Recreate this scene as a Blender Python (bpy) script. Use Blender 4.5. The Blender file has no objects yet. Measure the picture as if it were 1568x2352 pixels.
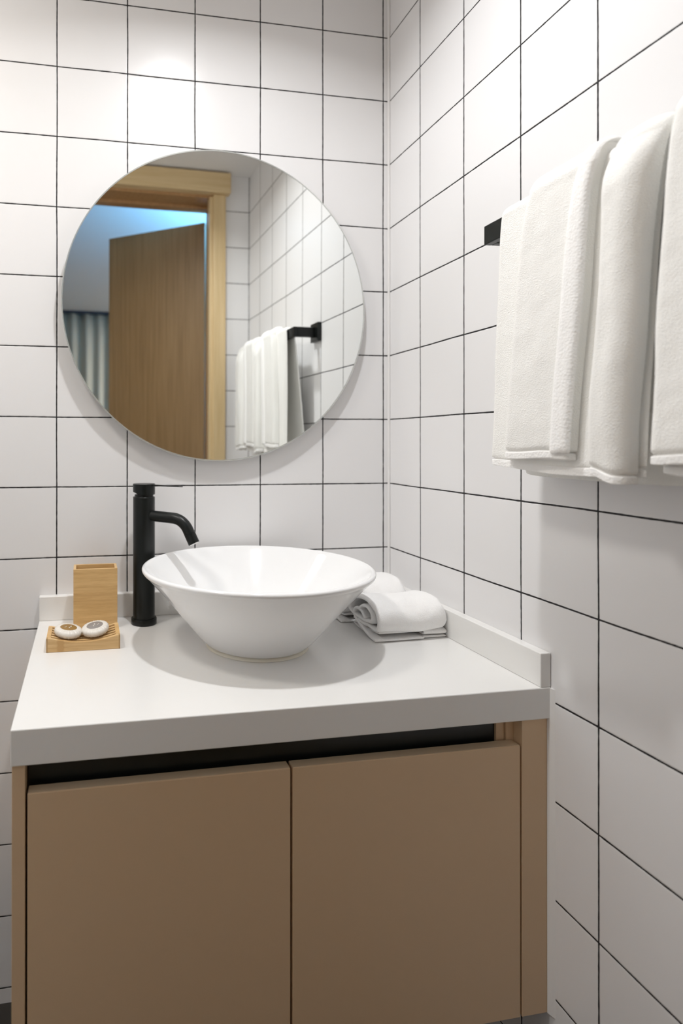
import bpy, bmesh, math, random
from mathutils import Vector, Matrix, noise

random.seed(4)
PI = math.pi
C = bpy.context.scene.collection
SC = bpy.context.scene

# ------------------------------------------------------------------ camera, light, exposure
ZO = 2.132                       # height of the topmost tile row line above the floor
cam_d = bpy.data.cameras.new('camera')
cam = bpy.data.objects.new('camera', cam_d); C.objects.link(cam); SC.camera = cam
F = 1367.47
cam_d.sensor_fit = 'AUTO'; cam_d.sensor_width = 36.0
cam_d.lens = 36.0 * F / 2352.0
cam_d.shift_x = 345.2 / 2352.0
cam_d.shift_y = -164.5 / 2352.0
cam_d.clip_start = 0.02
cam_d.dof.use_dof = True; cam_d.dof.focus_distance = 1.02; cam_d.dof.aperture_fstop = 2.9
CAM = Vector((-0.7021, -1.302, ZO - 0.9532))
cam.location = CAM
yaw, pitch, roll = -0.17336, 0.00263, -0.00061
Rm = Matrix.Rotation(yaw, 3, 'Z') @ Matrix.Rotation(pitch, 3, 'X') @ Matrix.Rotation(roll, 3, 'Y') @ Matrix.Rotation(PI/2, 3, 'X')
cam.rotation_euler = Rm.to_euler()

w = bpy.data.worlds.new('world'); SC.world = w; w.use_nodes = True
w.node_tree.nodes['Background'].inputs[0].default_value = (0.5, 0.6, 0.8, 1)
w.node_tree.nodes['Background'].inputs[1].default_value = 0.02

SC.view_settings.view_transform = 'Standard'; SC.view_settings.look = 'None'
SC.view_settings.exposure = -0.44; SC.view_settings.gamma = 1.0
cy = SC.cycles
cy.max_bounces = 12; cy.diffuse_bounces = 7; cy.glossy_bounces = 8
cy.caustics_reflective = True
cy.sample_clamp_indirect = 6.0
cy.blur_glossy = 0.0
cy.use_denoising = True

CEIL = ZO + 0.148; BZ = ZO + 0.33
LX, LY = -0.46, -0.53
def area_lamp(name, loc, rot, shape, sx, sy, power, col, spread=PI):
    ld = bpy.data.lights.new(name, 'AREA'); ld.shape = shape; ld.size = sx
    if sy: ld.size_y = sy
    ld.energy = power; ld.color = col; ld.spread = spread
    o = bpy.data.objects.new(name, ld); C.objects.link(o); o.location = loc; o.rotation_euler = rot
    return o
area_lamp('downlight_lamp', (LX, LY, CEIL - 0.012), (0, 0, 0), 'DISK', 0.062, 0, 8.2, (0.985, 0.99, 1.0), math.radians(148))
area_lamp('bathroom_fill', (-1.22, -0.56, CEIL - 0.012), (0, 0, 0), 'DISK', 0.24, 0, 9.4, (1.0, 0.955, 0.89))  # added fill that raises the bathroom's ambient light; source unseen
area_lamp('bedroom_fill', (0.9, -3.9, BZ - 0.01), (0, 0, 0), 'DISK', 0.45, 0, 72.0, (1.0, 0.96, 0.92))  # added bedroom fill, placed outside the mirror's view
area_lamp('blue_fill', (0.55, -1.75, ZO - 0.20), (PI, 0, 0), 'RECTANGLE', 0.7, 0.25, 72.0, (0.15, 0.54, 1.0))  # added upward light that tints the bedroom ceiling blue, hidden by the door

# ------------------------------------------------------------------ materials
def newmat(name):
    m = bpy.data.materials.new(name); m.use_nodes = True
    nt = m.node_tree
    return m, nt, nt.nodes['Principled BSDF']
def principled(name, col, rough=0.5, metal=0.0, spec=0.5, coat=0.0):
    m, nt, b = newmat(name)
    b.inputs['Base Color'].default_value = (*col, 1)
    b.inputs['Roughness'].default_value = rough
    b.inputs['Metallic'].default_value = metal
    b.inputs['Specular IOR Level'].default_value = spec
    b.inputs['Coat Weight'].default_value = coat
    return m
def add_noise_bump(m, scale, strength, dist, detail=3, stretch=None):
    nt = m.node_tree; b = nt.nodes['Principled BSDF']
    tc = nt.nodes.new('ShaderNodeTexCoord'); mp = nt.nodes.new('ShaderNodeMapping')
    if stretch: mp.inputs['Scale'].default_value = stretch
    n = nt.nodes.new('ShaderNodeTexNoise'); n.inputs['Scale'].default_value = scale; n.inputs['Detail'].default_value = detail
    bp = nt.nodes.new('ShaderNodeBump'); bp.inputs['Strength'].default_value = strength; bp.inputs['Distance'].default_value = dist
    nt.links.new(tc.outputs['Object'], mp.inputs[0]); nt.links.new(mp.outputs[0], n.inputs['Vector'])
    nt.links.new(n.outputs['Fac'], bp.inputs['Height']); nt.links.new(bp.outputs[0], b.inputs['Normal'])
    return n
def tile_mat(name, axis, off, zoff=ZO % 0.15):
    m, nt, b = newmat(name)
    N, L = nt.nodes.new, nt.links.new
    tc = N('ShaderNodeTexCoord'); sp = N('ShaderNodeSeparateXYZ'); L(tc.outputs['Object'], sp.inputs[0])
    nz = N('ShaderNodeTexNoise'); nz.inputs['Scale'].default_value = 5; nz.inputs['Detail'].default_value = 1
    L(tc.outputs['Object'], nz.inputs['Vector'])
    wob = N('ShaderNodeMath'); wob.operation = 'MULTIPLY_ADD'; wob.inputs[1].default_value = 0.0028; wob.inputs[2].default_value = -0.0014
    L(nz.outputs['Fac'], wob.inputs[0])
    nf = N('ShaderNodeTexNoise'); nf.inputs['Scale'].default_value = 90; nf.inputs['Detail'].default_value = 2
    L(tc.outputs['Object'], nf.inputs['Vector'])
    wid = N('ShaderNodeMath'); wid.operation = 'MULTIPLY_ADD'; wid.inputs[1].default_value = 0.0012; wid.inputs[2].default_value = 0.00075
    L(nf.outputs['Fac'], wid.inputs[0])
    ds = []
    for out, o in ((axis, off), ('Z', zoff)):
        a = N('ShaderNodeMath'); a.operation = 'SUBTRACT'; a.inputs[1].default_value = o; L(sp.outputs[out], a.inputs[0])
        a2 = N('ShaderNodeMath'); a2.operation = 'ADD'; L(a.outputs[0], a2.inputs[0]); L(wob.outputs[0], a2.inputs[1])
        p = N('ShaderNodeMath'); p.operation = 'PINGPONG'; p.inputs[1].default_value = 0.075; L(a2.outputs[0], p.inputs[0])
        ds.append(p)
    mn = N('ShaderNodeMath'); mn.operation = 'MINIMUM'; L(ds[0].outputs[0], mn.inputs[0]); L(ds[1].outputs[0], mn.inputs[1])
    lt = N('ShaderNodeMath'); lt.operation = 'LESS_THAN'; L(mn.outputs[0], lt.inputs[0]); L(wid.outputs[0], lt.inputs[1])
    mx = N('ShaderNodeMix'); mx.data_type = 'RGBA'
    mx.inputs['A'].default_value = (0.80, 0.795, 0.80, 1); mx.inputs['B'].default_value = (0.012, 0.011, 0.012, 1)
    L(lt.outputs[0], mx.inputs['Factor']); L(mx.outputs['Result'], b.inputs['Base Color'])
    rg = N('ShaderNodeMath'); rg.operation = 'MULTIPLY_ADD'; rg.inputs[1].default_value = 0.5; rg.inputs[2].default_value = 0.27
    L(lt.outputs[0], rg.inputs[0]); L(rg.outputs[0], b.inputs['Roughness'])
    # softened pillow edge of every tile plus a recessed joint
    cr = N('ShaderNodeMapRange'); cr.inputs['From Min'].default_value = 0.0005; cr.inputs['From Max'].default_value = 0.003
    L(mn.outputs[0], cr.inputs['Value'])
    bp = N('ShaderNodeBump'); bp.inputs['Strength'].default_value = 0.5; bp.inputs['Distance'].default_value = 0.0008
    L(cr.outputs['Result'], bp.inputs['Height']); L(bp.outputs[0], b.inputs['Normal'])
    b.inputs['Specular IOR Level'].default_value = 0.45
    return m
def wood_mat(name, c1, c2, scale, stretch, rough=0.45, knots=False):
    m, nt, b = newmat(name)
    N, L = nt.nodes.new, nt.links.new
    tc = N('ShaderNodeTexCoord'); mp = N('ShaderNodeMapping'); mp.inputs['Scale'].default_value = stretch
    n = N('ShaderNodeTexNoise'); n.inputs['Scale'].default_value = scale; n.inputs['Detail'].default_value = 5; n.inputs['Roughness'].default_value = 0.6
    L(tc.outputs['Object'], mp.inputs[0]); L(mp.outputs[0], n.inputs['Vector'])
    src = n.outputs['Fac']
    if knots is not False:                     # laminated strips of slightly different tone
        mp2 = N('ShaderNodeMapping'); mp2.inputs['Scale'].default_value = (0.6, 1, 70); L(tc.outputs['Object'], mp2.inputs[0])
        n2 = N('ShaderNodeTexNoise'); n2.inputs['Scale'].default_value = 1.3; n2.inputs['Detail'].default_value = 2; L(mp2.outputs[0], n2.inputs['Vector'])
        ad = N('ShaderNodeMath'); ad.operation = 'ADD'; L(n.outputs['Fac'], ad.inputs[0]); L(n2.outputs['Fac'], ad.inputs[1])
        hf = N('ShaderNodeMath'); hf.operation = 'MULTIPLY'; hf.inputs[1].default_value = 0.5; L(ad.outputs[0], hf.inputs[0]); src = hf.outputs[0]
        if isinstance(knots, float):           # the stalk's node: a band of short dark flecks
            sx = N('ShaderNodeSeparateXYZ'); L(tc.outputs['Object'], sx.inputs[0])
            d0 = N('ShaderNodeMath'); d0.operation = 'SUBTRACT'; d0.inputs[1].default_value = knots; L(sx.outputs['X'], d0.inputs[0])
            d1 = N('ShaderNodeMath'); d1.operation = 'ABSOLUTE'; L(d0.outputs[0], d1.inputs[0])
            d2 = N('ShaderNodeMapRange'); d2.inputs['From Min'].default_value = 0.0015; d2.inputs['From Max'].default_value = 0.0075; d2.inputs['To Min'].default_value = 1; d2.inputs['To Max'].default_value = 0
            L(d1.outputs[0], d2.inputs['Value'])
            mp3 = N('ShaderNodeMapping'); mp3.inputs['Scale'].default_value = (1, 1, 2.5); L(tc.outputs['Object'], mp3.inputs[0])
            n3 = N('ShaderNodeTexNoise'); n3.inputs['Scale'].default_value = 420; n3.inputs['Detail'].default_value = 4; L(mp3.outputs[0], n3.inputs['Vector'])
            m3 = N('ShaderNodeMath'); m3.operation = 'MULTIPLY'; L(d2.outputs['Result'], m3.inputs[0]); L(n3.outputs['Fac'], m3.inputs[1])
            m4 = N('ShaderNodeMath'); m4.operation = 'MULTIPLY_ADD'; m4.inputs[1].default_value = -0.42; L(m3.outputs[0], m4.inputs[0]); L(src, m4.inputs[2]); src = m4.outputs[0]
    cr = N('ShaderNodeValToRGB'); cr.color_ramp.elements[0].position = 0.36 if knots is not False else 0.32; cr.color_ramp.elements[1].position = 0.62 if knots is not False else 0.68
    cr.color_ramp.elements[0].color = (*c1, 1); cr.color_ramp.elements[1].color = (*c2, 1)
    L(src, cr.inputs[0]); L(cr.outputs[0], b.inputs['Base Color'])
    b.inputs['Roughness'].default_value = rough
    return m
def terry_mat(name, col, scale=760, strength=0.6, dist=0.0012):
    m, nt, b = newmat(name)
    N, L = nt.nodes.new, nt.links.new
    tc = N('ShaderNodeTexCoord')
    v = N('ShaderNodeTexVoronoi'); v.inputs['Scale'].default_value = scale; L(tc.outputs['Object'], v.inputs['Vector'])
    n = N('ShaderNodeTexNoise'); n.inputs['Scale'].default_value = 60; n.inputs['Detail'].default_value = 8; n.inputs['Roughness'].default_value = 0.62; L(tc.outputs['Object'], n.inputs['Vector'])
    a = N('ShaderNodeMath'); a.operation = 'MULTIPLY_ADD'; a.inputs[1].default_value = 0.9; L(v.outputs['Distance'], a.inputs[0]); L(n.outputs['Fac'], a.inputs[2])
    bp = N('ShaderNodeBump'); bp.inputs['Strength'].default_value = strength; bp.inputs['Distance'].default_value = dist
    L(a.outputs[0], bp.inputs['Height']); L(bp.outputs[0], b.inputs['Normal'])
    b.inputs['Base Color'].default_value = (*col, 1)
    b.inputs['Roughness'].default_value = 0.95; b.inputs['Specular IOR Level'].default_value = 0.1
    b.inputs['Sheen Weight'].default_value = 0.15; b.inputs['Sheen Roughness'].default_value = 0.5
    return m

M_back = tile_mat('white_tile_back', 'X', -0.0154)
M_right = tile_mat('white_tile_side', 'Y', -0.1322)
M_rear = tile_mat('white_tile_rear', 'X', -0.0035)
M_plaster = principled('ceiling_paint', (0.80, 0.79, 0.78), 0.8)
M_bedceil = principled('bedroom_paint', (0.72, 0.72, 0.72), 0.8)
M_floor = principled('dark_floor_tile', (0.030, 0.026, 0.022), 0.45); add_noise_bump(M_floor, 30, 0.1, 0.001)
M_woodfloor = wood_mat('bedroom_floor_wood', (0.20, 0.12, 0.06), (0.30, 0.19, 0.10), 3, (1, 14, 1), 0.4)
M_caulk = principled('white_silicone', (0.82, 0.81, 0.80), 0.35)
M_quartz = principled('white_quartz', (0.80, 0.795, 0.78), 0.22)
M_lam = principled('taupe_laminate', (0.66, 0.48, 0.305), 0.42); add_noise_bump(M_lam, 900, 0.05, 0.0004)
M_lamedge = principled('taupe_laminate_edge', (0.64, 0.50, 0.34), 0.35)
M_black = principled('matt_black_metal', (0.005, 0.0068, 0.0065), 0.33, 0.0, 0.32)
M_slot = principled('black_channel', (0.008, 0.010, 0.010), 0.3)
M_ceramic = principled('white_glazed_ceramic', (0.86, 0.865, 0.87), 0.08, 0, 0.5, 0.0)
M_sil2 = principled('aged_silicone', (0.72, 0.69, 0.60), 0.4)
M_chrome = principled('chrome', (0.8, 0.8, 0.8), 0.12, 1.0)
M_mirror = principled('mirror_silver', (0.93, 0.955, 0.945), 0.0, 1.0)
M_edge = principled('polished_glass_edge', (0.62, 0.64, 0.62), 0.2, 0.6)
M_bamboo = wood_mat('bamboo', (0.52, 0.31, 0.12), (0.70, 0.47, 0.21), 22, (1, 1, 9), 0.42, True)
M_bamboo2 = wood_mat('bamboo_pale', (0.58, 0.37, 0.16), (0.72, 0.50, 0.25), 18, (0.6, 1, 8), 0.42, True)
M_bamboo3 = wood_mat('bamboo_with_node', (0.50, 0.30, 0.115), (0.72, 0.50, 0.25), 18, (0.6, 1, 8), 0.42, -0.0405)
M_endgrain = principled('bamboo_end_grain', (0.42, 0.255, 0.10), 0.5)
M_oak = wood_mat('oak_casing', (0.60, 0.44, 0.23), (0.70, 0.54, 0.31), 8, (8, 8, 0.4), 0.35)
M_oak2 = wood_mat('oak_header', (0.60, 0.44, 0.23), (0.70, 0.54, 0.31), 8, (0.4, 8, 8), 0.35)
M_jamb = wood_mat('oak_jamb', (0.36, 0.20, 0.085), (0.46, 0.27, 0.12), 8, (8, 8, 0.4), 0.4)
M_leaf = wood_mat('oak_door_leaf', (0.21, 0.125, 0.05), (0.30, 0.19, 0.085), 9, (9, 9, 0.25), 0.4)
M_brass = principled('brass', (0.62, 0.48, 0.16), 0.3, 0.7)
M_terry = terry_mat('white_terry', (0.92, 0.915, 0.885))
M_terry2 = terry_mat('white_face_cloth', (0.92, 0.915, 0.91), 650, 0.5, 0.0013)
M_hem = terry_mat('woven_hem', (0.93, 0.925, 0.91), 330, 0.5, 0.0011)
M_wrap = principled('pleated_film', (0.76, 0.725, 0.67), 0.32); add_noise_bump(M_wrap, 120, 0.3, 0.001)
M_lab1 = principled('brown_label', (0.30, 0.17, 0.045), 0.5)
M_lab2 = principled('grey_label', (0.28, 0.255, 0.24), 0.5)
M_ink = principled('white_ink', (0.80, 0.77, 0.72), 0.5)
M_curtain = principled('grey_green_fabric', (0.46, 0.43, 0.35), 0.9); add_noise_bump(M_curtain, 300, 0.2, 0.001)
M_track = principled('dark_track', (0.03, 0.035, 0.05), 0.5)
M_em = bpy.data.materials.new('lamp_lens'); M_em.use_nodes = True
_b = M_em.node_tree.nodes['Principled BSDF']; _b.inputs['Emission Color'].default_value = (1, .97, .93, 1); _b.inputs['Emission Strength'].default_value = 3
M_white = principled('white_paint_metal', (0.8, 0.8, 0.8), 0.4)

# ------------------------------------------------------------------ mesh helpers
def obj(name, bm, mat, parent=None, smooth=False, loc=None):
    bmesh.ops.recalc_face_normals(bm, faces=bm.faces)
    me = bpy.data.meshes.new(name); bm.to_mesh(me); bm.free()
    for m in (mat if isinstance(mat, (list, tuple)) else [mat]): me.materials.append(m)
    if smooth:
        for p in me.polygons: p.use_smooth = True
    o = bpy.data.objects.new(name, me); C.objects.link(o)
    if parent is not None: o.parent = parent
    if loc is not None: o.location = loc
    return o
def shade(o, deg=40):
    me = o.data
    for p in me.polygons: p.use_smooth = True
    md = o.modifiers.new('edges', 'EDGE_SPLIT'); md.split_angle = math.radians(deg)
    return o
def tag(o, label=None, cat=None, group=None, kind=None):
    if label: o['label'] = label
    if cat: o['category'] = cat
    if group: o['group'] = group
    if kind: o['kind'] = kind
    return o
def thing(name, label, cat, loc=(0, 0, 0), rz=0, group=None):
    o = bpy.data.objects.new(name, None); C.objects.link(o); o.empty_display_size = 0.02
    o.location = loc; o.rotation_euler = (0, 0, rz)
    return tag(o, label, cat, group)
def add_box(bm, lo, hi, bevel=0.0, seg=2):
    lo, hi = Vector(lo), Vector(hi)
    r = bmesh.ops.create_cube(bm, size=1.0)
    vs = r['verts']
    for v in vs:
        v.co = Vector(((lo[i] + hi[i]) / 2 + v.co[i] * (hi[i] - lo[i])) for i in range(3))
    if bevel > 0:
        es = {e for v in vs for e in v.link_edges}
        bmesh.ops.bevel(bm, geom=list(es), offset=bevel, segments=seg, affect='EDGES', profile=0.5)
    return bm
def box(lo, hi, bevel=0.0, seg=2):
    return add_box(bmesh.new(), lo, hi, bevel, seg)
def add_lathe(bm, prof, n=96, cap=True, cx=0.0, cy_=0.0):
    rings = []
    for r, z in prof:
        if r < 1e-6: rings.append([bm.verts.new((cx, cy_, z))])
        else: rings.append([bm.verts.new((cx + r*math.cos(2*PI*i/n), cy_ + r*math.sin(2*PI*i/n), z)) for i in range(n)])
    for a, b in zip(rings, rings[1:]):
        for i in range(n):
            j = (i+1) % n
            if len(a) == 1 and len(b) == 1: continue
            if len(a) == 1: bm.faces.new((a[0], b[i], b[j]))
            elif len(b) == 1: bm.faces.new((a[i], a[j], b[0]))
            else: bm.faces.new((a[i], a[j], b[j], b[i]))
    if cap:
        for rg in (rings[0], rings[-1]):
            if len(rg) > 1: bm.faces.new(rg)
    return bm
def add_tube(bm, pts, rad, n=28, cap=True):
    pts = [Vector(p) for p in pts]
    rings = []
    up = Vector((0, 0, 1))
    for i, p in enumerate(pts):
        t = (pts[min(i+1, len(pts)-1)] - pts[max(i-1, 0)]).normalized()
        s = t.cross(up)
        if s.length < 1e-4: s = t.cross(Vector((1, 0, 0)))
        s.normalize(); u = s.cross(t).normalized()
        r = rad[i] if isinstance(rad, (list, tuple)) else rad
        rings.append([bm.verts.new(p + s*r*math.cos(2*PI*k/n) + u*r*math.sin(2*PI*k/n)) for k in range(n)])
    for a, b in zip(rings, rings[1:]):
        for i in range(n):
            j = (i+1) % n; bm.faces.new((a[i], a[j], b[j], b[i]))
    if cap: bm.faces.new(rings[0]); bm.faces.new(rings[-1])
    return bm
def catmull(P, per=10, closed=False):
    P = [Vector(p) for p in P]; out = []
    n = len(P)
    for i in range(n-1):
        p0, p1, p2, p3 = P[max(i-1, 0)], P[i], P[i+1], P[min(i+2, n-1)]
        for k in range(per):
            t = k/per
            out.append(0.5*((2*p1) + (p2-p0)*t + (2*p0-5*p1+4*p2-p3)*t*t + (3*p1-p0-3*p2+p3)*t*t*t))
    out.append(P[-1]); return out

# ------------------------------------------------------------------ setting
def struct(name, bm, mat):
    o = obj(name, bm, mat); o['kind'] = 'structure'; return o
XL = -1.62; RY = -1.171
struct('wall_back', box((XL, 0, 0), (0.1, 0.1, CEIL + .05)), M_back)
struct('wall_right', box((0, RY - 0.11, 0), (0.1, 0, CEIL + .05)), M_right)
struct('wall_left', box((XL - 0.1, RY - 0.11, 0), (XL, 0.1, CEIL + .05)), M_right)
OPR, OPL, OPT = -0.150, -0.99, ZO + 0.048
bm = bmesh.new()
add_box(bm, (OPR + .012, RY - 0.11, 0), (0, RY, CEIL + .05))
add_box(bm, (XL, RY - 0.11, 0), (OPL - .012, RY, CEIL + .05))
add_box(bm, (OPL - .012, RY - 0.11, OPT + .012), (OPR + .012, RY, CEIL + .05))
struct('wall_rear', bm, M_rear)
struct('ceiling', box((XL - .1, RY - .11, CEIL), (0.1, 0.1, CEIL + 0.1)), M_plaster)
struct('floor', box((XL - .1, RY - .11, -0.1), (0.1, 0.1, 0)), M_floor)
# corner bead of white silicone and the bead beside the vanity
struct('trim_1', box((-0.0055, -0.0055, 0.804), (0, 0, CEIL), 0.002), M_caulk)
bm = bmesh.new()
_v = [[bm.verts.new((x, y, z)) for x, y in ((-0.0045, -0.4928), (0, -0.4928), (0, -0.5045), (-.0022, -0.4995))] for z in (0.302, 0.8015)]
for i in range(4): bm.faces.new((_v[0][i], _v[0][(i+1) % 4], _v[1][(i+1) % 4], _v[1][i]))
bm.faces.new(_v[0]); bm.faces.new(_v[1])
struct('trim_2', bm, M_caulk)
# bedroom beyond the doorway
struct('bedroom_ceiling', box((-3.2, -5.2, BZ), (1.6, RY - .111, BZ + .1)), M_bedceil)
struct('bedroom_floor', box((-3.2, -5.2, -0.1), (1.6, RY - .111, 0)), M_woodfloor)
struct('bedroom_wall_far', box((-3.2, -5.3, 0), (1.6, -5.2, BZ + .1)), M_bedceil)
struct('bedroom_wall_side', box((1.6, -5.2, 0), (1.7, RY - .111, BZ + .1)), M_bedceil)
struct('bedroom_wall_left', box((-3.3, -5.2, 0), (-3.2, RY - .111, BZ + .1)), M_bedceil)
bm = bmesh.new()
add_box(bm, (0.1, RY - .16, 0), (1.6, RY - .111, BZ + .1)); add_box(bm, (-3.2, RY - .16, 0), (XL - .1, RY - .111, BZ + .1))
add_box(bm, (XL - .1, RY - .16, CEIL + .1), (0.1, RY - .111, BZ + .1))
add_box(bm, (OPR + .012, RY - .16, 0), (0.1, RY - .111, CEIL + .1)); add_box(bm, (XL - .1, RY - .16, 0), (OPL - .012, RY - .111, CEIL + .1))
add_box(bm, (OPL - .012, RY - .16, OPT + .012), (OPR + .012, RY - .111, CEIL + .1))
struct('bedroom_wall_near', bm, M_bedceil)

# door frame with its leaf, opened into the bedroom
df = bpy.data.objects.new('door_1', None); C.objects.link(df); df['kind'] = 'structure'; df.location = (OPR, RY, 0)
def rel(o, parent):
    o.parent = parent
    o.location = Vector(o.location) - Vector(parent.location); return o
JY0, JY1 = RY - 0.172, RY + 0.001
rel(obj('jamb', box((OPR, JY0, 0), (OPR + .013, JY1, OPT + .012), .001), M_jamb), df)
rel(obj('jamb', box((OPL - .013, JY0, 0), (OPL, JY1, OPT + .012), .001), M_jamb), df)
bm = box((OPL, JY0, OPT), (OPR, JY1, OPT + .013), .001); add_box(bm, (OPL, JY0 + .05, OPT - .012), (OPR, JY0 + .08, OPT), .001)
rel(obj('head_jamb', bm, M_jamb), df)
rel(obj('casing', box((-0.162, RY + .0005, 0), (-0.109, RY + .022, ZO + .058), .003), M_oak), df)
rel(obj('stop_bead', box((-0.176, RY - .03, 0), (-0.150, RY + .012, ZO + .052), .005, 3), M_oak), df)
rel(obj('casing', box((OPL - .04, RY + .0005, 0), (OPL + .012, RY + .022, ZO + .058), .003), M_oak), df)
rel(obj('stop_bead', box((OPL, RY - .03, 0), (OPL + .026, RY + .012, ZO + .052), .005, 3), M_oak), df)
rel(obj('header_board', box((OPL - .056, RY + .0005, ZO + .058), (-0.093, RY + .045, ZO + .140), .004, 3), M_oak2), df)
hx, hy = -0.157, JY0 - 0.002; fx, fy = -0.553, -1.648
ang = math.atan2(fy - hy, fx - hx); Ld = 0.507
bm = box((0, 0, 0.008), (Ld, 0.038, ZO + 0.010), .0015)
leaf = obj('door_leaf', bm, M_leaf); leaf.location = (hx, hy, 0); leaf.rotation_euler = (0, 0, ang); rel(leaf, df)
bm = bmesh.new(); add_lathe(bm, [(0.024, 0), (0.024, .008), (.010, .010), (.010, .04), (.0, .04)], 32)
add_tube(bm, [(0, 0, .036), (-.03, 0, .038), (-.11, 0, .038)], .008, 16)
hd = obj('door_handle', bm, M_black, leaf); hd.location = (Ld - .055, 0.0385, 1.02); hd.rotation_euler = (-PI/2, 0, 0); shade(hd)

# ------------------------------------------------------------------ curtain, basin downlight and added fill lights
bm = bmesh.new(); nx, top, bot = 260, BZ - 0.03, 0.02
ys = []
rows = []
for zi in range(9):
    f = zi/8; row = []
    for i in range(nx+1):
        x = -2.4 + 3.2*i/nx
        y = -4.95 + 0.035*math.sin(2*PI*x/0.125 + .6*math.sin(x*5)) * (0.75 + .35*f) + .01*math.sin(x*31)
        row.append(bm.verts.new((x, y, top + (bot-top)*f)))
    rows.append(row)
for a, b in zip(rows, rows[1:]):
    for i in range(nx): bm.faces.new((a[i], a[i+1], b[i+1], b[i]))
cu = thing('curtain', 'grey-green pleated curtain on the far bedroom wall, seen in the round mirror', 'curtain', (-0.8, -4.95, 0))
fab = obj('curtain_fabric', bm, M_curtain, None, True); fab.modifiers.new('thick', 'SOLIDIFY').thickness = 0.003; rel(fab, cu)
rel(obj('curtain_track', box((-2.45, -4.99, BZ - 0.03), (0.85, -4.91, BZ - 0.001), .003), M_track), cu)

def downlight(name, label, x, y, z, r):
    t = thing(name, label, 'ceiling light', (x, y, z))
    bm = bmesh.new(); add_lathe(bm, [(r, -.0005), (r*1.38, -.0005), (r*1.40, -.004), (r*1.3, -.006), (r*1.02, -.004), (r, -.0005)], 64, cap=False)
    shade(obj('trim_ring', bm, M_white, t))
    bm = bmesh.new(); add_lathe(bm, [(0, -.002), (r, -.002), (r, -.0005), (0, -.0005)], 48)
    obj('lens', bm, M_em, t)
    return t
downlight('ceiling_downlight', 'small round recessed downlight above the wash basin', LX, LY, CEIL, 0.035)
downlight('added_ceiling_lamp', 'round flat ceiling lamp added for fill light above the left part of the bathroom', -1.22, -0.56, CEIL, 0.125)  # unseen fixture added to go with the bathroom fill
downlight('added_ceiling_lamp', 'flat round ceiling lamp added for fill light in the bedroom beyond the doorway', 0.9, -3.9, BZ, 0.24)  # fixture added around the bedroom fill, out of view
t = thing('added_light_cove', 'added pelmet for blue fill light, out of view on the bedroom wall behind the door', 'wall light', (0.55, -1.75, ZO - 0.26))  # invented housing for the added blue fill
obj('added_tray', box((-.4, -.16, 0), (.4, .415, .03), .003), M_white, t)
obj('added_strip', box((-.35, -.12, .031), (.35, .12, .038)), M_white, t)

# ------------------------------------------------------------------ round mirror
MY = -0.025
mir = thing('round_mirror', 'frameless round mirror hung on the white tiled wall above the basin', 'mirror', (-0.4142, MY, ZO - 0.654))
mir.rotation_euler = (0, 0, 0)
R = 0.3415
def disc_y(prof, n=160):      # lathe about y: list of (r, y)
    bm = bmesh.new(); add_lathe(bm, [(r, y) for r, y in prof], n, cap=False)
    for v in bm.verts: v.co = Vector((v.co.x, v.co.z, v.co.y))
    return bm
g = obj('mirror_glass', disc_y([(0, 0), (R - .0030, 0), (R - .0030, .002), (0, .002)]), M_mirror, mir)
e = obj('polished_edge', disc_y([(R - .0030, -.0003), (R - .0006, -.0003), (R, .0004), (R, .005), (0, .005), (0, .0021), (R - .0030, .0021)]), M_edge, mir); shade(e)
e = obj('hanging_frame', disc_y([(0.12, .0052), (.24, .0052), (.24, .0245), (0.12, .0245), (.12, .0052)]), M_white, mir); shade(e)
MIR_TILT = (0.0051, 0, 0.0117)
mir.rotation_euler = MIR_TILT

# ------------------------------------------------------------------ vanity
ZC = 0.803            # counter top height
cab = thing('vanity_cabinet', 'taupe wall-hung vanity cabinet with two flat doors under the white worktop', 'cabinet', (-0.40, -0.25, 0.30))
def P(name, bm, mat, par, sm=False): return rel(obj(name, bm, mat, None, sm), par)
CB = 0.302; TOP = ZC - 0.0485
P('side_panel', box((-0.7985, -0.4925, CB), (-0.7815, -0.001, TOP), .0007), M_lam, cab)
bm = box((-0.0475, -0.4925, CB), (-0.0008, -0.474, TOP), .0007); add_box(bm, (-0.0600, -0.474, CB), (-0.0015, -0.001, TOP))
P('filler_panel', bm, M_lam, cab)
P('bottom_panel', box((-0.7815, -0.470, CB), (-0.0605, -0.001, CB + .018)), M_lam, cab)
P('finger_channel', box((-0.7800, -0.466, TOP - .115), (-0.0750, -0.440, TOP - .0005)), M_slot, cab)
P('inner_upright', box((-0.0745, -0.470, TOP - .115), (-0.0610, -0.440, TOP - .0005)), M_lam, cab)
for (x0, x1, nm) in ((-0.7785, -0.4170, 'left door'), (-0.4135, -0.0505, 'right door')):
    d = P('door', box((x0, -0.4925, CB), (x1, -0.4735, ZO - 1.4165), .0009), M_lam, cab)
    rel_e = obj('top_edge_pull', box((x0 + .0006, -0.4915, ZO - 1.4166), (x1 - .0006, -0.4742, ZO - 1.4158)), M_lamedge)
    rel_e.parent = d

wt = obj('worktop', box((-0.8000, -0.4970, ZC - 0.048), (-0.0006, -0.0006, ZC), .0016, 3), M_quartz)
tag(wt, 'white quartz worktop slab on top of the taupe cabinet', 'worktop')
sb = obj('splashback', box((-0.8000, -0.0190, ZC + .0001), (-0.0185, -0.0006, ZC + .0505), .0014, 3), M_quartz)
tag(sb, 'low white quartz splashback strip behind the tap, against the mirror wall', 'splashback', 'splashback strips on the worktop')
sb = obj('splashback', box((-0.0183, -0.4965, ZC + .0001), (-0.0006, -0.0006, ZC + .0525), .0014, 3), M_quartz)
tag(sb, 'low white quartz splashback strip against the right wall, below the hanging towels', 'splashback', 'splashback strips on the worktop')

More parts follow.
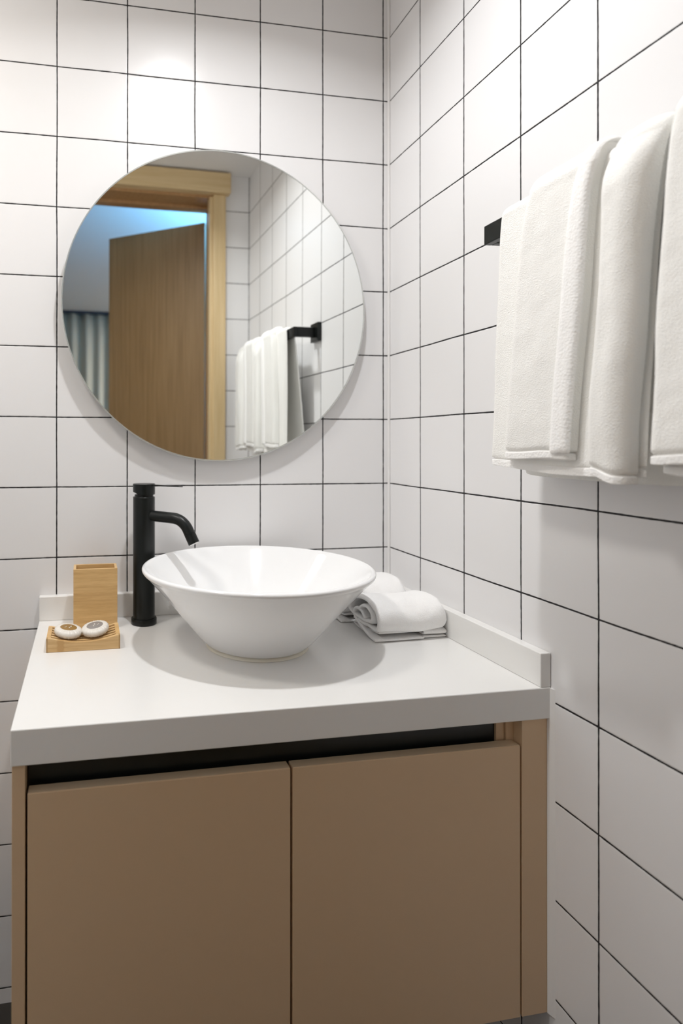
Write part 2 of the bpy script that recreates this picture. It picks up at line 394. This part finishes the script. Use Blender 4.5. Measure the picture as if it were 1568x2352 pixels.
# ------------------------------------------------------------------ basin
bx, by = -0.3908, -0.2310
ba = thing('vessel_basin', 'large white glazed ceramic bowl basin standing on the worktop', 'basin', (bx, by, ZC))
prof = [(0.0, .002), (.080, .002), (.086, .0025), (.0885, .0045), (.0965, .0085), (.1085, .0200), (.1215, .0350), (.1345, .0505), (.1590, .0800), (.1720, .0955), (.1850, .1100),
        (.1945, .1205), (.2035, .1305), (.2075, .1345), (.2110, .1378), (.2128, .1415), (.2122, .1446), (.2094, .1466), (.2060, .1464), (.2010, .1420), (.1880, .1270),
        (.160, .096), (.130, .066), (.100, .041), (.075, .026), (.050, .0185), (.0235, .0155), (.0225, .013), (0, .013)]
pp = [(v.x, v.y) for v in catmull([(r, z, 0) for r, z in prof[4:-3]], 4)]
prof = prof[:4] + pp + prof[-3:]
bm = bmesh.new(); add_lathe(bm, prof, 160, cap=False)
shade(obj('bowl', bm, M_ceramic, ba), 50)
bm = bmesh.new(); add_lathe(bm, [(.0865, .0003), (.0945, .0003), (.0940, .0020), (.0920, .0048), (.0875, .0052)], 96, cap=False)
shade(obj('silicone_bead', bm, M_sil2, ba), 50)
bm = bmesh.new(); add_lathe(bm, [(0, .0205), (.016, .0195), (.0215, .0165), (.0215, .0142), (0, .0142)], 48)
shade(obj('drain_plug', bm, M_chrome, ba), 50)

# ------------------------------------------------------------------ tap
fx0, fy0 = -0.5852, -0.068
fa = thing('basin_tap', 'tall matt black single-lever tap beside the white basin', 'tap', (fx0, fy0, ZC))
bm = bmesh.new(); add_lathe(bm, [(.0, 0.0002), (.0262, .0002), (.0265, .001), (.0265, .0110), (.0258, .0122), (.0, .0122)], 64); shade(obj('base_flange', bm, M_black, fa), 35)
bm = bmesh.new(); add_lathe(bm, [(0, .0123), (.0226, .0123), (.0226, .2615), (.0221, .2622), (.0195, .2623), (.0195, .2668), (0, .2668)], 64); shade(obj('body', bm, M_black, fa), 35)
ud = Vector((.79, -.613, 0))
bm = bmesh.new(); add_lathe(bm, [(.019, .2670), (.0222, .2670), (.0229, .2677), (.0229, .2885), (.0223, .2892), (0, .2892)], 64)
for v in bm.verts:           # the cap is notched at its foot on the side away from the spout
    s = -(Vector((v.co.x, v.co.y, 0)).dot(Vector((.98, .0, 0))))
    if s > .010 and v.co.z < .2700: v.co.z += (s - .010) * 0.45
cap = obj('cap', bm, M_black, fa); shade(cap, 35)
bm = bmesh.new()
ld = Vector((.80, -.60, 0)); nd = Vector((.60, .80, 0))
sec = []
for k in range(9):
    f = k/8; p = ld*(.018 + .072*f) + Vector((0, 0, .2868 - .0012*f)); hw = .0050 - .0028*f; hh = .0014 - .0007*f
    sec.append([bm.verts.new(p + nd*a*hw + Vector((0, 0, b*hh))) for a, b in ((-1, -1), (1, -1), (1, 1), (-1, 1))])
for a, b in zip(sec, sec[1:]):
    for i in range(4): bm.faces.new((a[i], a[(i+1) % 4], b[(i+1) % 4], b[i]))
bm.faces.new(sec[0]); bm.faces.new(sec[-1])
obj('lever', bm, M_black, fa)
pts = []
s0, zsp, rb, amax = .068, .2245, .040, math.radians(62)
for k in range(6): pts.append(ud*(.005 + (s0-.005)*k/5) + Vector((0, 0, zsp - .0005*k)))
for k in range(1, 15):
    a = amax*k/14; pts.append(ud*(s0 + rb*math.sin(a)) + Vector((0, 0, zsp - .0025 - rb*(1-math.cos(a)))))
dv = ud*math.cos(amax) - Vector((0, 0, math.sin(amax)))
tipb = pts[-1].copy(); pts.append(tipb + dv*.010)
bm = bmesh.new(); add_tube(bm, pts, .0112, 40); sp_ = obj('spout', bm, M_black, fa); shade(sp_, 35)
bm = bmesh.new(); add_tube(bm, [tipb + dv*.0102, tipb + dv*.030], .0114, 40); ae = obj('aerator_sleeve', bm, M_black, fa); shade(ae, 35)
bm = bmesh.new(); add_tube(bm, [tipb + dv*.0301, tipb + dv*.0308], .0092, 32); ae2 = obj('aerator', bm, M_chrome, ae); shade(ae2, 35)

# ------------------------------------------------------------------ bamboo holder, tray, soaps
ho = thing('toothbrush_holder', 'tall rectangular bamboo holder standing behind the soap tray', 'holder', (-0.6845, -0.064, ZC))
HW, HD, HH, TH = .0437, .0255, .1205, .0052
bm = box((-HW, -HD, .0003), (HW, -HD + TH, HH), .0006); obj('front_panel', bm, M_bamboo, ho)
obj('back_panel', box((-HW, HD - TH, .0003), (HW, HD, HH), .0006), M_bamboo, ho)
for s in (-1, 1):
    obj('side_panel', box((min(s*HW, s*(HW-TH)), -HD + TH + .0001, .0003), (max(s*HW, s*(HW-TH)), HD - TH - .0001, HH), .0006), M_bamboo2, ho)
obj('bottom_panel', box((-HW + TH, -HD + TH, .0003), (HW - TH, HD - TH, .006)), M_bamboo, ho)

TW, TD = .0655, .0380     # half sizes of the tray
tr = thing('soap_tray', 'low slotted bamboo soap tray with a curved top at the front', 'soap dish', (-0.7075, -0.1750, ZC))
def ztop(x):
    u = abs(x)/TW
    return .0155 + .0095*min(1, max(0, (u - .12)/.80))**1.6
def bar_curved(x0, x1, y0, y1, zb=.0005, n=36, drop=0.0):
    bm = bmesh.new(); S = []
    for i in range(n+1):
        x = x0 + (x1-x0)*i/n; z = ztop(x) - drop
        S.append([bm.verts.new(q) for q in ((x, y0, zb), (x, y1, zb), (x, y1, z), (x, y0, z))])
    for a, b in zip(S, S[1:]):
        for i in range(4): bm.faces.new((a[i], a[(i+1) % 4], b[(i+1) % 4], b[i]))
    bm.faces.new(S[0]); bm.faces.new(S[-1]); return bm
f_ = obj('front_rail', bar_curved(-TW + .0026, TW - .0026, -TD, -TD + .008), M_bamboo3, tr); shade(f_, 30)
f_ = obj('back_rail', bar_curved(-TW, TW, TD - .007, TD), M_bamboo2, tr); shade(f_, 30)
for s in (-1, 1):
    f_ = obj('end_rail', bar_curved(min(s*TW, s*(TW-.0075)), max(s*TW, s*(TW-.0075)), -TD + .0081, TD - .0071, n=4), M_bamboo, tr)
for s in (-1, 1):
    obj('end_grain', bar_curved(min(s*TW, s*(TW-.0025)), max(s*TW, s*(TW-.0025)), -TD, -TD + .008, n=3), M_endgrain, tr)
n_sl = 4; span = 2*TD - .015; wsl = .0062; gap = (span - n_sl*wsl)/(n_sl + 1)
for k in range(n_sl):
    y0 = -TD + .008 + gap + k*(wsl + gap)
    f_ = obj('slat', bar_curved(-TW + .0076, TW - .0076, y0, y0 + wsl, zb=.006, drop=.0008), M_bamboo2, tr); shade(f_, 30)

def soap(label, x, y, z, tilt_y, tilt_x, rz, lab, strokes):
    t = thing('wrapped_soap', label, 'soap', (x, y, z), 0, 'wrapped soaps on the bamboo tray')
    t.rotation_euler = (tilt_x, tilt_y, rz)
    bm = bmesh.new(); nseg = 160; rr = .0252
    P_ = [(0, -.0064), (.018, -.0064), (.0228, -.0058), (.0248, -.0040), (.0253, -.0010), (.0251, .0022), (.0236, .0046), (.0205, .0060), (.0165, .0067), (0, .0070)]
    add_lathe(bm, P_, nseg)
    for v in bm.verts:
        a = math.atan2(v.co.y, v.co.x); r = math.hypot(v.co.x, v.co.y)
        k = min(1, r/.02)**3
        j = k*(.00030*math.sin(34*a + 2*math.sin(3*a)) + .00026*math.sin(21*a + 1))
        v.co.z += j*(1 if v.co.z > 0 else -1) * .9; v.co.x *= 1 + j*9; v.co.y *= 1 + j*9
    obj('film_wrap', bm, M_wrap, t, True)
    bm = bmesh.new(); add_lathe(bm, [(0, .0072), (.0150, .00705), (.0153, .0068)], 64, cap=False)
    for v in bm.verts: v.co.y *= .93
    lb = obj('round_label', bm, lab, t, True)
    bm = bmesh.new()
    for (ax, ay, bx_, by_, wd) in strokes:
        d = Vector((bx_-ax, by_-ay, 0)); L_ = max(d.length, 1e-5); d /= L_; n_ = Vector((-d.y, d.x, 0))*wd/2
        a3 = Vector((ax, ay, .0074)); b3 = Vector((bx_, by_, .0074))
        vs = [bm.verts.new(a3 - n_), bm.verts.new(b3 - n_), bm.verts.new(b3 + n_), bm.verts.new(a3 + n_)]
        vs2 = [bm.verts.new(v.co + Vector((0, 0, .0001))) for v in vs]
        bm.faces.new(vs); bm.faces.new(vs2)
        for i in range(4): bm.faces.new((vs[i], vs[(i+1) % 4], vs2[(i+1) % 4], vs2[i]))
    obj('label_lettering', bm, M_ink, lb)
    return t
u = .001
# tiny white marks as they read on the two labels: a short mark beside a two-line word, running up the label
def marks(sc, word_x, small_x):
    S = []
    def seg(a, b, c, d, w_=.0007): S.append((a*sc, b*sc, c*sc, d*sc, w_))
    for k, yy in enumerate((-4.6, -2.6, -.6)):           # lower line of the word
        x0 = word_x - 1.2
        seg(x0, yy, x0 + 1.6, yy); seg(x0, yy, x0, yy + 1.2); seg(x0 + 1.6, yy - .1, x0 + 1.6, yy + 1.2) if k != 1 else seg(x0 + .8, yy, x0 + .8, yy + 1.2)
    for k, yy in enumerate((1.0, 3.0, 5.0)):
        x0 = word_x + 1.3
        seg(x0, yy, x0 + 1.6, yy + .5); seg(x0 + .2, yy, x0 + .2, yy + 1.4) if k != 2 else seg(x0, yy + 1.2, x0 + 1.6, yy + .2)
        seg(x0 + 1.6, yy + .3, x0 + 1.6, yy + 1.4)
    seg(small_x - 2.0, -1.5, small_x - .2, -1.8); seg(small_x - .2, -1.8, small_x + .3, .2); seg(small_x + .6, .6, small_x + 1.0, 2.2); seg(small_x + 1.8, .4, small_x + 2.1, 2.4); seg(small_x + .7, 1.4, small_x + 2.0, 1.4)
    return S
soap('wrapped round soap with a brown label, left one on the bamboo tray', -0.7355, -0.1795, ZC + .0270, math.radians(7), math.radians(5), 0.0, M_lab1, marks(.00105, 1.8, -5.6))
soap('wrapped round soap with a grey label, right one on the bamboo tray', -0.6862, -0.1765, ZC + .0278, math.radians(-9), math.radians(7), 0.1, M_lab2, marks(.00105, -2.0, 5.6))

# ------------------------------------------------------------------ folded face towels on the worktop
def ribbon(path, thick, x0, x1, nx=44, seed=0.0, taper=None, amp=.0022, per=9, xs=None):
    """thick cloth strip: path in (depth, height) swept along x"""
    pts = catmull([(a, b, 0) for a, b in path], per)
    n = len(pts); outl, inl = [], []
    for i, p in enumerate(pts):
        t = (pts[min(i+1, n-1)] - pts[max(i-1, 0)]); t.normalize(); nn = Vector((-t.y, t.x, 0))
        outl.append((p + nn*thick/2, nn)); inl.append((p - nn*thick/2, -nn))
    # rounded strip ends
    t0 = (pts[1]-pts[0]).normalized(); t1 = (pts[-1]-pts[-2]).normalized()
    loop = outl + [(pts[-1] + t1*thick*.45, t1)] + inl[::-1] + [(pts[0] - t0*thick*.45, -t0)]
    bm = bmesh.new(); R_ = []
    for k in range(nx+1):
        f = k/nx; row = []
        for (p, nn) in loop:
            sl = xs(p.x, p.y) if xs else (0, 0)
            xa, xb = x0 + sl[0], x1 + sl[1]
            x = xa + (xb-xa)*f
            q = Vector((x, p.x, p.y))
            nv = noise.noise_vector(Vector((q.x*22 + seed, q.y*26, q.z*26)))*amp + noise.noise_vector(Vector((q.x*70 + seed, q.y*60, q.z*70)))*amp*.3
            e_ = min(f, 1-f); edge = max(0, 1 - e_/.05)
            sh = thick*.28*edge*edge
            q = q + nv*Vector((1, 1, .8)) - Vector((0, nn.x, nn.y))*sh
            if taper: q = taper(q, f)
            row.append(bm.verts.new((q.x, q.y, max(q.z, .0006))))
        R_.append(row)
    m = len(loop)
    for a, b in zip(R_, R_[1:]):
        for i in range(m):
            j = (i+1) % m; bm.faces.new((a[i], a[j], b[j], b[i]))
    no = len(outl)
    for row in (R_[0], R_[-1]):
        a = row[:no]; b = row[no+1:no+1+no][::-1]
        for i in range(no-1):
            try: bm.faces.new((a[i], a[i+1], b[i+1], b[i]))
            except ValueError: pass
        bm.faces.new((a[-1], row[no], b[-1])); bm.faces.new((a[0], b[0], row[-1]))
    return bm
def face_towel(label, loc, rz, seed, sx, sd, sh):
    t = thing('folded_face_towel', label, 'towel', loc, rz, 'rolled face towels in the worktop corner')
    hl = .0715*sx
    roll = [(.100, .020), (.060, .0195), (.022, .0195), (.006, .026), (.000, .044), (.008, .060), (.028, .0695), (.060, .0720), (.092, .067), (.110, .052), (.112, .036), (.098, .028),
            (.066, .0270), (.036, .0285), (.020, .038), (.022, .052), (.040, .058), (.062, .054), (.070, .045)]
    roll = [(a*sd, b*sh) for a, b in roll]
    def tp(q, f):
        q.z += (-.004*abs(f-.5)*2*(q.z/.07) + .003*math.sin(f*7 + seed))*min(1, q.z/.05)
        q.y += (.010*max(0, (f-.82)/.18)**2)*(1 - q.y/.05)
        if f > .9: q.z -= .022*((f-.9)/.1)**2*max(0, (q.z - .03)/.04)
        return q
    o = obj('rolled_cloth', ribbon(roll, .0088, -hl, hl, 44, seed, tp, .0032, xs=lambda y, z: (-.010*(z/.07)*(1 - abs(z - .045)/.05) , .004)), M_terry2, t, True)
    o.modifiers.new('sub', 'SUBSURF').levels = 1; o.modifiers['sub'].render_levels = 1
    under = [(.030, .0155), (.014, .0150), (.040, .0125), (.085, .012), (.108, .010), (.112, .006), (.095, .0030), (.060, .0030), (.022, .0030), (.006, .0034)]
    under = [(a*sd, b) for a, b in under]
    o = obj('folded_under_layer', ribbon(under, .0042, -hl + .006, hl*.35, 30, seed + 3, None, .0010), M_terry2, t, True)
    o.modifiers.new('sub', 'SUBSURF').levels = 1
    under2 = [(.050, .0165), (.020, .0160), (.010, .0125), (.018, .0085), (.045, .0090), (.080, .0085), (.090, .0055), (.060, .0032), (.030, .0030), (.012, .0030)]
    under2 = [(a*sd, b) for a, b in under2]
    o = obj('folded_under_layer', ribbon(under2, .0038, hl*.36, hl + .003, 26, seed + 5, None, .0010), M_terry2, t, True)
    o.modifiers.new('sub', 'SUBSURF').levels = 1
    # drooping fold at the open left end
    dr = [(.050, .034), (.062, .043), (.080, .046), (.094, .041), (.098, .031), (.088, .021), (.062, .012), (.034, .006), (.008, .0038)]
    dr = [(a*sd, b*sh) for a, b in dr]
    o = obj('drooping_fold', ribbon(dr, .0062, -hl - .004, -hl + .016, 10, seed + 9, None, .0020), M_terry2, t, True)
    o.modifiers.new('sub', 'SUBSURF').levels = 1
    return t
face_towel('white rolled face towel, the front one beside the basin, on its folded edges', (-0.0945, -0.2690, ZC), 0.02, 1.3, 1.0, 1.02, 1.0)
face_towel('white rolled face towel, the rear one half hidden behind the basin in the corner', (-0.1050, -0.1425, ZC), 0.015, 7.7, 1.02, 1.0, 1.14)

# ------------------------------------------------------------------ towel bar
tb = thing('towel_bar', 'square-section matt black towel bar on the right tiled wall', 'towel rail', (0, -0.7, ZO - .625))
def Q(name, bm, mat): return rel(obj(name, bm, mat), tb)
zc_ = ZO - .625
Q('bar', box((-0.0800, -1.045, zc_ - .015), (-0.0680, -0.4495, zc_ + .015), .0012), M_black)
for (ya, yb, pa, pb) in ((-0.4625, -0.4500, -0.484, -0.428), (-1.0445, -1.0320, -1.066, -1.010)):
    Q('arm', box((-0.0679, ya, zc_ - .0149), (-0.0126, yb, zc_ + .0149), .001), M_black)
    Q('mounting_plate', box((-0.0125, pa, zc_ - .028), (-0.0004, pb, zc_ + .028), .0012), M_black)

# ------------------------------------------------------------------ hanging towels
XB, ZB = -0.0740, ZO - .6165           # centre of the turn over the bar
def drape_path(zf, zr, n=150):
    """points (x, z, normal) from the front hem, over the bar, to the rear hem"""
    r = 0.0095; out = []
    xf = XB - r
    for k in range(60):
        f = k/60; z = zf + (ZB - zf)*f; out.append((xf - .004*(1-f)**2, z, Vector((-1, 0, 0))))
    for k in range(25):
        a = PI*k/24; out.append((XB - r*math.cos(a), ZB + .007*math.sin(a), Vector((-math.cos(a), 0, math.sin(a)))))
    xr0 = XB + r
    for k in range(1, 61):
        f = k/60; z = ZB + (zr - ZB)*f; x = xr0 + (-.030 - xr0)*(f**.85)
        out.append((x, z, Vector((.99, 0, .13))))
    return out
def towel_slab(yt, yb, nin, nout, zf, zr, seed, rear=0.35, lumps=.002, ny=26, rnd=.5, topf=1.0, path=None, skew=0.0):
    """one folded layer; yt / yb = its (left, right) edges at the bar and at the front hem"""
    hem_only = path is not None
    path = path or drape_path(zf, zr); S = []
    bm = bmesh.new(); loop = []
    for i in range(ny+1):
        f = i/ny; c_ = .5 + skew
        e_ = f/c_ if f < c_ else (1-f)/(1-c_)
        loop.append((f, (1 - (1 - min(1, e_/rnd))**2.2)**.5, 1))
    for i in range(ny, -1, -1): loop.append((i/ny, 0, 0))
    N_ = len(path)
    for k, (x, z, nn) in enumerate(path):
        t_ = k/(N_-1); row = []
        front = hem_only or k < 60
        if front: fr = 1.0; q = max(0, 1 - (ZB - z)/.05); fr = 1 - (1-topf)*q*q
        elif k <= 85:
            q = (k-60)/25; fr = topf + (rear - topf)*max(0, (q-.5)*2)
        else: fr = rear
        hang = min(1, max(0, (ZB - z))/.37)
        hc = hang**.6
        th_end = 1 if hem_only else min(1, k/2 + .75) * min(1, (N_-1-k)/3 + .35)
        for (f, pr, side) in loop:
            ya = yt[0] + (yb[0]-yt[0])*hc; yz = yt[1] + (yb[1]-yt[1])*hc
            y = ya + (yz-ya)*f
            th = (nin + (nout - nin)*pr*th_end)*fr if side else nin*fr
            nv = noise.noise(Vector((y*16 + seed, z*5, 1.5)))*lumps*1.6 + noise.noise(Vector((y*45 + seed, z*22, 3.1)))*lumps*.5
            nv += noise.noise(Vector((y*14 + seed, z*75 + y*30, 5.1)))*lumps*.16
            if not front: nv *= .35
            d = th + (nv*pr if side else 0)
            zz = z
            kf = 1 if hem_only else (max(0, 1 - k/60)**3 if front else 0)
            zz = z + kf*(.0030*math.sin(f*5 + seed) - .005*f)
            row.append(bm.verts.new((x + nn.x*d, y + noise.noise(Vector((z*7, seed, f)))*.004, zz + nn.z*d)))
        S.append(row)
    m = len(loop)
    for a, b in zip(S, S[1:]):
        for i in range(m):
            j = (i+1) % m; bm.faces.new((a[i], a[j], b[j], b[i]))
    bm.faces.new(S[0]); bm.faces.new(S[-1])
    return bm
def hem_path(z):
    x = XB - .0095 - .004; n_ = Vector((-1, 0, 0))
    return [(x, z - .0085, n_), (x, z - .0075, n_), (x, z - .003, n_), (x, z - .0008, n_), (x, z + .003, n_)]
def hanging_towel(label, seed, base, strip, fold, zf):
    t = thing('hanging_towel', label, 'towel', (XB, base[0][0] - .13, ZO - 1.0), 0, 'bath towels over the black bar')
    def A(name, bm, mat=M_terry, par=None):
        o = rel(obj(name, bm, mat, None, True), t)
        o.modifiers.new('sub', 'SUBSURF').levels = 1
        return o
    A('back_layer', towel_slab(*base, 0.0005, .0090, zf[0], ZO - 1.006, seed, 1.0, .001, 34, .10))
    A('front_fold', towel_slab(*strip, .0092, .0250, zf[1], ZO - .96, seed + 2, .12, .0020, 30, .28, .95))
    A('front_fold', towel_slab(*fold, .0092, .0340, zf[2], ZO - .96, seed + 5, .08, .0026, 30, .75, .50, skew=-.1))
    (ta, tb_), (ba_, bb_) = strip
    h = towel_slab((tb_ + .030, tb_ - .002), (bb_ + .031, bb_ - .002), .0225, .0290, zf[1] - .001, ZO - .8, seed + 2, .05, .0012, 12, .8, .9)
    bmesh.ops.delete(h, geom=[v for v in h.verts if v.co.x > XB + .012], context='VERTS')
    A('woven_hem', h, M_hem)
    A('bottom_hem', towel_slab(base[1], base[1], .0010, .0082, 0, 0, seed, 1, .001, 24, .1, path=hem_path(zf[0])), M_hem)
    A('bottom_hem', towel_slab(strip[1], strip[1], .0105, .0240, 0, 0, seed + 2, 1, .002, 24, .3, path=hem_path(zf[1])), M_hem)
    A('bottom_hem', towel_slab(fold[1], fold[1], .0105, .0325, 0, 0, seed + 5, 1, .0026, 24, .75, path=hem_path(zf[2]), skew=-.1), M_hem)
    return t
hanging_towel('thick white bath towel on the black bar, the one nearer the room corner', 2.0,
              ((-.498, -.762), (-.480, -.737)), ((-.570, -.690), (-.528, -.650)), ((-.701, -.766), (-.682, -.734)),
              (ZO - .982, ZO - .965, ZO - .986))
hanging_towel('thick white bath towel on the black bar, the one cut off by the picture edge', 9.0,
              ((-.772, -1.022), (-.756, -1.000)), ((-.776, -.890), (-.752, -.868)), ((-.895, -1.018), (-.880, -.990)),
              (ZO - .980, ZO - .966, ZO - .980))
